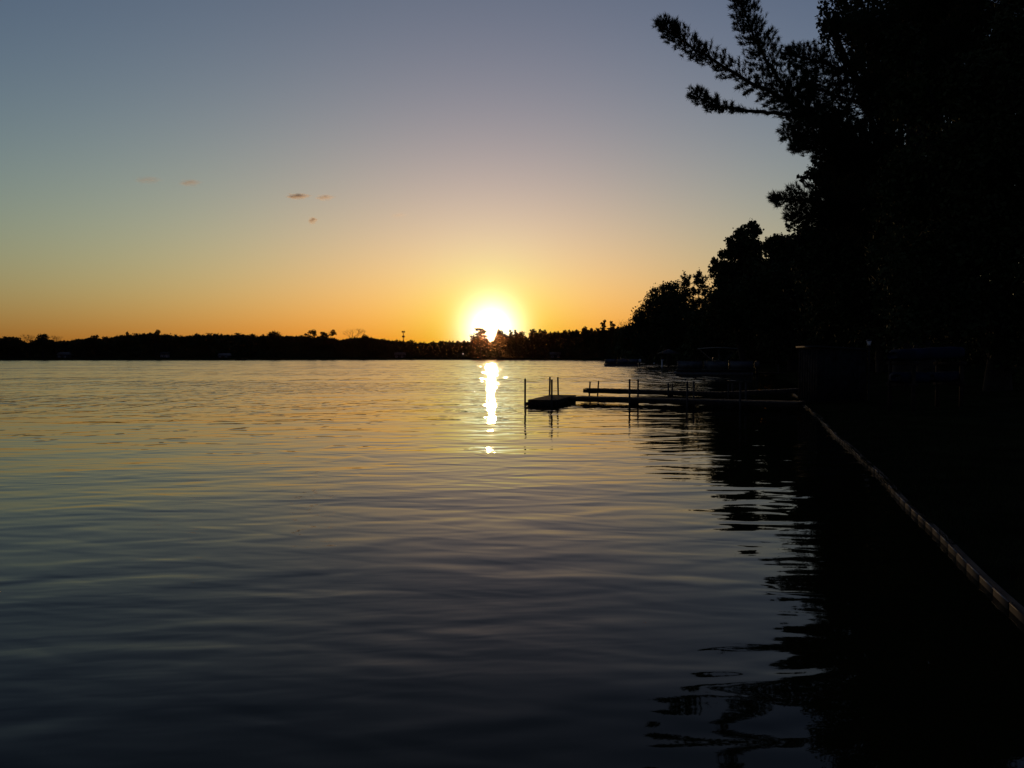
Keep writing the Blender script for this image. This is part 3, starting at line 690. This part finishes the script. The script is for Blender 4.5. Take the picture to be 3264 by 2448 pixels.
# ------------------------------------------------------------------ boats
def lathe_tube(p0, p1, r, nose):   # pontoon log with a pointed bow
    p0, p1 = np.array(p0, float), np.array(p1, float); u = np.array([0, .02, .85, .93, .98, 1.0]); rr = np.array([.85, 1, 1, .78, .4, .06]) * r
    return MB().tube([p0 + (p1 - p0) * q + np.array([0, 0, r * .5 * max(0, (q - .85) / .15) ** 2]) for q in u], rr, 12)
def pontoon(label, c, L, Wd, yaw, deckz, fence, canopy, group='pontoon boats by the right shore', motor_white=True):
    root = thing('pontoon_boat', label, 'boat', (c[0], c[1], 0), group); P_ = Part(root); cr, sr = math.cos(yaw), math.sin(yaw)
    def w(x, y, z): return np.array([c[0] + x * cr - y * sr, c[1] + x * sr + y * cr, z])
    for s in (-1, 1): P_('pontoon', lathe_tube(w(L * .47, s * Wd * .36, .12), w(-L * .52, s * Wd * .36, .12), .3, 1), M['alu'], smooth=True)
    mb = MB(); mb.box(w(0, 0, deckz), (L, Wd, .09), yaw); P_('deck', mb, M['dark'])
    for s in (-1, 1):
        for i, (a, b) in enumerate(((-.47, -.16), (-.13, .16), (.19, .46))):
            if s == -1 and i == 1 and canopy: a = -.10
            mb = MB(); m_ = w((a + b) / 2 * L, s * (Wd / 2 - .05), deckz + .07 + fence / 2); mb.box(m_, ((b - a) * L, .03, fence), yaw); pn_ = P_('fence_panel', mb, M['panel'])
            mb = MB(); 
            for z in (deckz + .05, deckz + .07 + fence + .02): mb.bar(w(a * L, s * (Wd / 2 - .05), z), w(b * L, s * (Wd / 2 - .05), z), .035, .035)
            for q in (a, b): mb.bar(w(q * L, s * (Wd / 2 - .05), deckz), w(q * L, s * (Wd / 2 - .05), deckz + fence + .1), .035, .035)
            P_('rail', mb, M['alu'], pn_)
    for x in (-.48, .47):
        mb = MB(); mb.box(w(x * L, 0, deckz + .07 + fence / 2), (.03, Wd * .75, fence), yaw); P_('fence_panel', mb, M['panel'])
    for x, y in ((-.36, .2), (-.36, -.2), (.3, .22)):
        mb = MB(); mb.box(w(x * L, y * Wd, deckz + .25), (L * .16, Wd * .3, .4), yaw); mb.box(w(x * L, (y + (.14 if y > 0 else -.14)) * Wd, deckz + .62), (L * .16, .12, .4), yaw); P_('seat', mb, M['cushion'])
    mb = MB(); mb.box(w(.05 * L, .22 * Wd, deckz + .45), (.6, .7, .85), yaw); mb.box(w(-.02 * L, .22 * Wd, deckz + .98), (.06, .6, .3), yaw); P_('console', mb, M['panel'])
    mb = MB(); mb.box(w(L * .53, 0, .95), (.42, .34, .5), yaw); mb.box(w(L * .54, 0, 1.24), (.3, .26, .1), yaw); mo = P_('outboard_motor', mb, M['white' if motor_white else 'cushion'])
    mb = MB(); mb.box(w(L * .53, 0, .3), (.2, .12, .85), yaw); P_('motor_leg', mb, M['dark'], mo)
    if canopy:
        zc = deckz + 2.0; mb = MB(); nx, ny = 9, 7; v = [w((-.22 + .5 * i / (nx - 1)) * L, (-.5 + j / (ny - 1)) * Wd, zc + .14 * math.cos((i / (nx - 1) - .5) * 2.6) + .1 * math.cos((j / (ny - 1) - .5) * 2.8) - .2) for i in range(nx) for j in range(ny)]
        v2 = [p + np.array([0, 0, .03]) for p in v]; N_ = nx * ny
        q = [(i * ny + j, i * ny + j + 1, (i + 1) * ny + j + 1, (i + 1) * ny + j) for i in range(nx - 1) for j in range(ny - 1)]
        mb.add(v + v2, q + [tuple(N_ + a for a in f[::-1]) for f in q]); cn = P_('canopy', mb, M['canvas'])
        mb = MB()
        for s in (-1, 1):
            for xa, xb in ((.0, -.2), (.06, .05), (.12, .26)): mb.tube([w(xa * L, s * Wd * .47, deckz + fence), w(xb * L, s * Wd * .46, zc - .08)], .018, 5)
        P_('canopy_frame', mb, M['alu'], cn)
    return root
bz = on(2290, 1197, 0.0)
pontoon('pontoon boat with pale fence panels and dark canopy, nearer of the two', (at(2285, HOR, bz[1])[0], bz[1] + .8), 6.9, 2.4, math.radians(-12), .47, .72, True, motor_white=False)
bz = on(1985, 1167, 0.0)
pontoon('open pontoon boat farther off at the tip of the right shore', (at(1981, HOR, bz[1])[0], bz[1]), 6.2, 2.4, math.radians(-5), .47, .7, False)
def rowboat(label, px, py, L, yaw, seed):
    p = on(px, py, 0.0); root = thing('moored_boat', label, 'boat', (p[0], p[1], 0)); P_ = Part(root); cr, sr = math.cos(yaw), math.sin(yaw)
    def w(x, y, z): return np.array([p[0] + x * cr - y * sr, p[1] + x * sr + y * cr, z])
    n = 11; mb = MB(); v = []
    for i in range(n):
        u = i / (n - 1) * 2 - 1; b = .85 * (1 - max(0, u) ** 2.4) * (.85 if u < -.9 else 1) + .02; sh = .55 + .28 * max(0, u) ** 2; k_ = -.15 + .35 * max(0, u) ** 3
        v += [w(u * L / 2, -b, sh), w(u * L / 2, -b * .75, k_ + .12), w(u * L / 2, 0, k_), w(u * L / 2, b * .75, k_ + .12), w(u * L / 2, b, sh)]
    q = [(i * 5 + j, (i + 1) * 5 + j, (i + 1) * 5 + j + 1, i * 5 + j + 1) for i in range(n - 1) for j in range(4)] + [(0, 1, 3, 4)]
    mb.add(v, q); P_('hull', mb, M['dark'])
    mb = MB()
    for u in (-.5, .0, .4): mb.bar(w(u * L / 2, -.7, .42), w(u * L / 2, .7, .42), .3, .05)
    P_('seat', mb, M['wood'])
    mb = MB(); mb.box(w(-L / 2 - .12, 0, .72), (.3, .28, .5), yaw); mb.box(w(-L / 2 - .12, 0, .2), (.12, .08, .6), yaw); P_('outboard_motor', mb, M['dark'])
    mb = MB(); mb.box(w(.12 * L, 0, .8), (.08, 1.0, .45), yaw); P_('windscreen', mb, M['glass'])
rowboat('small dark boat moored off the left far shore', 769, 1149, 5.6, .1, 1)
rowboat('small dark boat on the water just right below the sun', 1594, 1149, 3.9, 2.9, 2)

# ------------------------------------------------------------------ small things on the right shore
p = on(2110, 1166, .15); mb = MB(); mb.tube([(p[0], p[1], -.5), (p[0], p[1], 1.05)], .11, 8); mb.box((p[0] + .12, p[1], 1.12), (.5, .3, .14))
tag(mb.build('mooring_post', M['white'], None, (p[0], p[1], 0)), 'white post with flat cap standing at the right shore', 'post')
p = on(2085, 1160, .05); mb = MB(); a = np.linspace(-1.5, 1.5, 9); mb.tube([(p[0], p[1], .12 + .2 * math.sin(k)) for k in a], [.2 * math.cos(k) + .004 for k in a], 12); mb.tube([(p[0], p[1], .3), (p[0], p[1], .42)], .04, 6)
tag(mb.build('mooring_buoy', M['white'], None, (p[0], p[1], 0), True), 'small round white buoy left of the white shore post', 'buoy')
g = gbase(2131, 150); root = thing('gazebo', 'gazebo with pale pyramid roof on the right shore', 'gazebo', g); P = Part(root); hw = 1.7; zt = at(2131, 1127, 150)[2]; za = at(2131, 1112, 150)[2]
mb = MB(); mb.add([(g[0] - hw - .2, 150 - hw - .2, zt), (g[0] + hw + .2, 150 - hw - .2, zt), (g[0] + hw + .2, 150 + hw + .2, zt), (g[0] - hw - .2, 150 + hw + .2, zt), (g[0], 150, za)], [(3, 2, 1, 0)], [(0, 1, 4), (1, 2, 4), (2, 3, 4), (3, 0, 4)]); P('roof', mb, M['gazebo'])
for x in (-1, 1):
    for y in (-1, 1): mb = MB(); mb.box((g[0] + x * hw * .9, 150 + y * hw * .9, (g[2] + zt) / 2 - .1), (.12, .12, zt - g[2])); P('post', mb, M['wood'])

# storage shed by the wall
ZS = 27.0; x0 = at(2553, HOR, ZS)[0]; x1 = at(2758, HOR, ZS)[0]; zt = at(2600, 1112, ZS)[2]; gz = ground_z(x1, ZS) - .03
sc = np.array([(x0 + x1) / 2 + .25, ZS + .7, gz]); shed = thing('storage_shed', 'dark boxy storage shed on the bank at the dock\'s landward end', 'shed', sc); P = Part(shed); yaw = math.radians(9); wS, dS, hS = 1.75, 1.3, zt - gz
def sw(x, y, z): c_, s_ = math.cos(yaw), math.sin(yaw); return np.array([sc[0] + x * c_ - y * s_, sc[1] + x * s_ + y * c_, gz + z])
nb_ = 11
for side, (fx, fy, ln, rot) in enumerate(((0, -dS / 2, wS, 0), (0, dS / 2, wS, 0), (-wS / 2, 0, dS, math.pi / 2), (wS / 2, 0, dS, math.pi / 2))):
    mb = MB(); nb_ = int(ln / .16)
    for i in range(nb_):
        q = (i + .5) / nb_ - .5; x, y = (q * ln, fy) if side < 2 else (fx, q * ln)
        mb.box(sw(x, y, hS / 2), (ln / nb_ - .008, .024 + rng.random() * .006, hS - .02), yaw + rot)
    P('wall', mb, M['shed'])
mb = MB(); mb.box(sw(0, 0, hS + .03), (wS + .16, dS + .16, .06), yaw, (math.radians(3), 'Y')); P('roof', mb, M['dark'])
mb = MB(); mb.box(sw(.1, -dS / 2 - .03, hS * .48), (.75, .03, hS * .85), yaw); dr = P('door', mb, M['shed'])
mb = MB(); mb.box(sw(.4, -dS / 2 - .06, hS * .5), (.03, .03, .14), yaw); P('handle', mb, M['steel'], dr)

# garden lantern
ZL = 27.5; b = at(2770, 1094, ZL); g = ground_z(b[0], ZL); root = thing('garden_lantern', 'garden lantern with small pale glass top on a slim post', 'lamp', (b[0], ZL, g)); P = Part(root)
mb = MB(); mb.tube([(b[0], ZL, g - .05), (b[0], ZL, b[2] - .09)], .03, 8); mb.tube([(b[0], ZL, b[2] - .1), (b[0], ZL, b[2] - .08)], .075, 10); P('post', mb, M['dark'])
fro = mat('frosted', (.62, .66, .68), .35, None, .5); zb, zt2 = b[2] - .075, b[2] + .075
for k in range(4):
    a0 = k * math.pi / 2 + .3; a1 = a0 + math.pi / 2 - .1; mb = MB(); r0, r1 = .055, .10
    v = [(b[0] + r * math.cos(q), ZL + r * math.sin(q), z) for r_, z in ((r0, zb), (r1, zt2)) for r in (r_, r_ - .006) for q in (a0, a1)]
    mb.add(v, [(0, 1, 5, 4), (3, 2, 6, 7), (4, 5, 7, 6), (0, 4, 6, 2), (1, 3, 7, 5)]); P('pane', mb, fro)
mb = MB(); mb.tube([(b[0], ZL, zt2 + .004), (b[0], ZL, zt2 + .03), (b[0], ZL, zt2 + .07)], [.105, .1, .012], 10); P('lantern_cap', mb, M['dark'])

# rack with blue tarp-covered loads
ZR = 22.0; q0 = at(2850, HOR, ZR); q1 = at(3050, HOR, ZR + 1.0); gz = ground_z(q0[0] + .8, ZR); root = thing('storage_rack', 'low timber rack on the bank holding blue tarp-covered bundles', 'rack', ((q0[0] + q1[0]) / 2, ZR + .5, gz)); P = Part(root)
dv = (q1 - q0); dv[2] = 0; Lr = np.linalg.norm(dv); dv /= Lr; sv = np.array([-dv[1], dv[0], 0])
zl, zu = at(2850, 1217, ZR)[2] - .04, at(2850, 1150, ZR)[2] - .03
for q in (.12, .88):
    for s in (-1, 1):
        c = q0 + dv * Lr * q + sv * s * .38; mb = MB(); mb.bar((c[0], c[1], gz - .05), (c[0], c[1], zu + .02), .08, .08); P('leg', mb, M['wood'])
    for z in (zl - .045, zu - .045):
        c = q0 + dv * Lr * q; a = c - sv * .5; b2 = c + sv * .5; a[2] = b2[2] = z; mb = MB(); mb.bar(a, b2, .07, .085); P('cross_bar', mb, M['wood'])
def bundle(label, f0, f1, z0, h, wd, rise):
    a = q0 + dv * Lr * f0; b2 = q0 + dv * Lr * f1; mb = MB(); n, m_ = 14, 16; v = []; rg = np.random.default_rng(int(f0 * 100 + z0 * 10))
    for i in range(n):
        u = i / (n - 1); s = min(1, (.55 + 3 * min(u, 1 - u) / .3) if min(u, 1 - u) < .05 else 1); c = a + (b2 - a) * u
        for j in range(m_):
            t = j * 2 * math.pi / m_; x = np.sign(math.cos(t)) * abs(math.cos(t)) ** .6 * wd / 2 * s; z = np.sign(math.sin(t)) * abs(math.sin(t)) ** .6 * h / 2 * s
            v.append(c + sv * (x + rg.normal() * .008) + np.array([0, 0, z0 + h / 2 + z + rise * u + rg.normal() * .008]) - [0, 0, c[2]])
    q = [(i * m_ + j, (i + 1) * m_ + j, (i + 1) * m_ + (j + 1) % m_, i * m_ + (j + 1) % m_) for i in range(n - 1) for j in range(m_)]
    t = [(0, k + 1, k) for k in range(1, m_ - 1)] + [((n - 1) * m_, (n - 1) * m_ + k, (n - 1) * m_ + k + 1) for k in range(1, m_ - 1)]
    mb.add(v, q, t); c = (a + b2) / 2; o = mb.build('tarp_bundle', M['blue'], None, (c[0], c[1], z0), True); tag(o, label, 'bundle', 'blue bundles on the rack')
bundle('long dark blue tarp-covered bundle lying on top of the rack', -.02, 1.05, zu, .34, .62, .1)
bundle('shorter blue bundle on the lower bars, end nearer the shed', .03, .46, zl, .30, .6, 0)
bundle('shorter blue bundle on the lower bars, end farther from the shed', .56, 1.0, zl, .28, .58, .04)

# ------------------------------------------------------------------ clouds: small real puffs of vapour far beyond the lake
cm = bpy.data.materials.new('vapour'); cm.use_nodes = True; t = cm.node_tree; t.nodes.clear()
out = t.nodes.new('ShaderNodeOutputMaterial'); pv = t.nodes.new('ShaderNodeVolumePrincipled'); t.links.new(pv.outputs[0], out.inputs['Volume'])
pv.inputs['Color'].default_value = (1.0, .9, .8, 1); pv.inputs['Anisotropy'].default_value = .72
co = t.nodes.new('ShaderNodeTexCoord'); ln = t.nodes.new('ShaderNodeVectorMath'); ln.operation = 'LENGTH'; t.links.new(co.outputs['Object'], ln.inputs[0])
nz_ = t.nodes.new('ShaderNodeTexNoise'); nz_.inputs['Scale'].default_value = 2.2; nz_.inputs['Detail'].default_value = 3; t.links.new(co.outputs['Object'], nz_.inputs['Vector'])
m1 = t.nodes.new('ShaderNodeMath'); m1.operation = 'MULTIPLY_ADD'; m1.inputs[1].default_value = 1.5; m1.inputs[2].default_value = -.35; t.links.new(nz_.outputs['Fac'], m1.inputs[0])
m2 = t.nodes.new('ShaderNodeMath'); m2.operation = 'SUBTRACT'; m2.use_clamp = True; t.links.new(m1.outputs[0], m2.inputs[0])
m4 = t.nodes.new('ShaderNodeMath'); m4.operation = 'POWER'; m4.inputs[1].default_value = 2.0; t.links.new(ln.outputs['Value'], m4.inputs[0]); t.links.new(m4.outputs[0], m2.inputs[1])
inf = t.nodes.new('ShaderNodeObjectInfo'); m3 = t.nodes.new('ShaderNodeMath'); m3.operation = 'MULTIPLY'; t.links.new(m2.outputs[0], m3.inputs[0]); t.links.new(inf.outputs['Alpha'], m3.inputs[1])
t.links.new(m3.outputs[0], pv.inputs['Density'])
ZC = 4000.0
def cloud(px, py, wp, hp, dens, label):
    bpy_me = bpy.data.meshes.get('cloud_mesh')
    if bpy_me is None:
        import bmesh
        bm = bmesh.new(); bmesh.ops.create_icosphere(bm, subdivisions=3, radius=1.0); bpy_me = bpy.data.meshes.new('cloud_mesh'); bm.to_mesh(bpy_me); bm.free(); bpy_me.materials.append(cm)
    o = bpy.data.objects.new('cloud', bpy_me); COL.objects.link(o); o.location = at(px, py, ZC)
    o.scale = (wp * ZC / F / 2, wp * ZC / F / 3, hp * ZC / F / 2); o.color = (1, 1, 1, dens); tag(o, label, 'cloud', 'small sunset clouds')
cloud(948, 625, 120, 26, .12, 'thin brown streak of cloud, left half of the pair above the lake')
cloud(1034, 629, 96, 28, .07, 'paler orange streak of cloud, right half of the pair')
cloud(996, 702, 46, 36, .2, 'tiny dark cloud puff below the pair of streaks')
cloud(604, 582, 110, 32, .04, 'faint pinkish wisp of cloud left of the streaks')
cloud(470, 573, 140, 32, .018, 'barely visible wisp of cloud farthest left')
cloud(1270, 686, 80, 28, .014, 'barely visible wisp of cloud right of the tiny puff')

# ------------------------------------------------------------------ added air: very thin, strongly forward-scattering, for a sun bloom over lake and woods
hb = MB(); lo = V.min(0) - 40; hi = V.max(0) + 40; hb.box(((lo[0] + hi[0]) / 2, (lo[1] + hi[1]) / 2, 32.0), (hi[0] - lo[0], hi[1] - lo[1], 70.0))
hm = bpy.data.materials.new('bloom_haze'); hm.use_nodes = True; t = hm.node_tree; t.nodes.clear()
out = t.nodes.new('ShaderNodeOutputMaterial'); pv = t.nodes.new('ShaderNodeVolumePrincipled'); t.links.new(pv.outputs[0], out.inputs['Volume'])
pv.inputs['Color'].default_value = (1, .5, .25, 1); pv.inputs['Density'].default_value = BLOOM_HAZE; pv.inputs['Anisotropy'].default_value = .98
ho = tag(hb.build('bloom_haze', hm), 'thin air volume added for lens bloom round the sun', 'bloom_haze', kind='stuff')
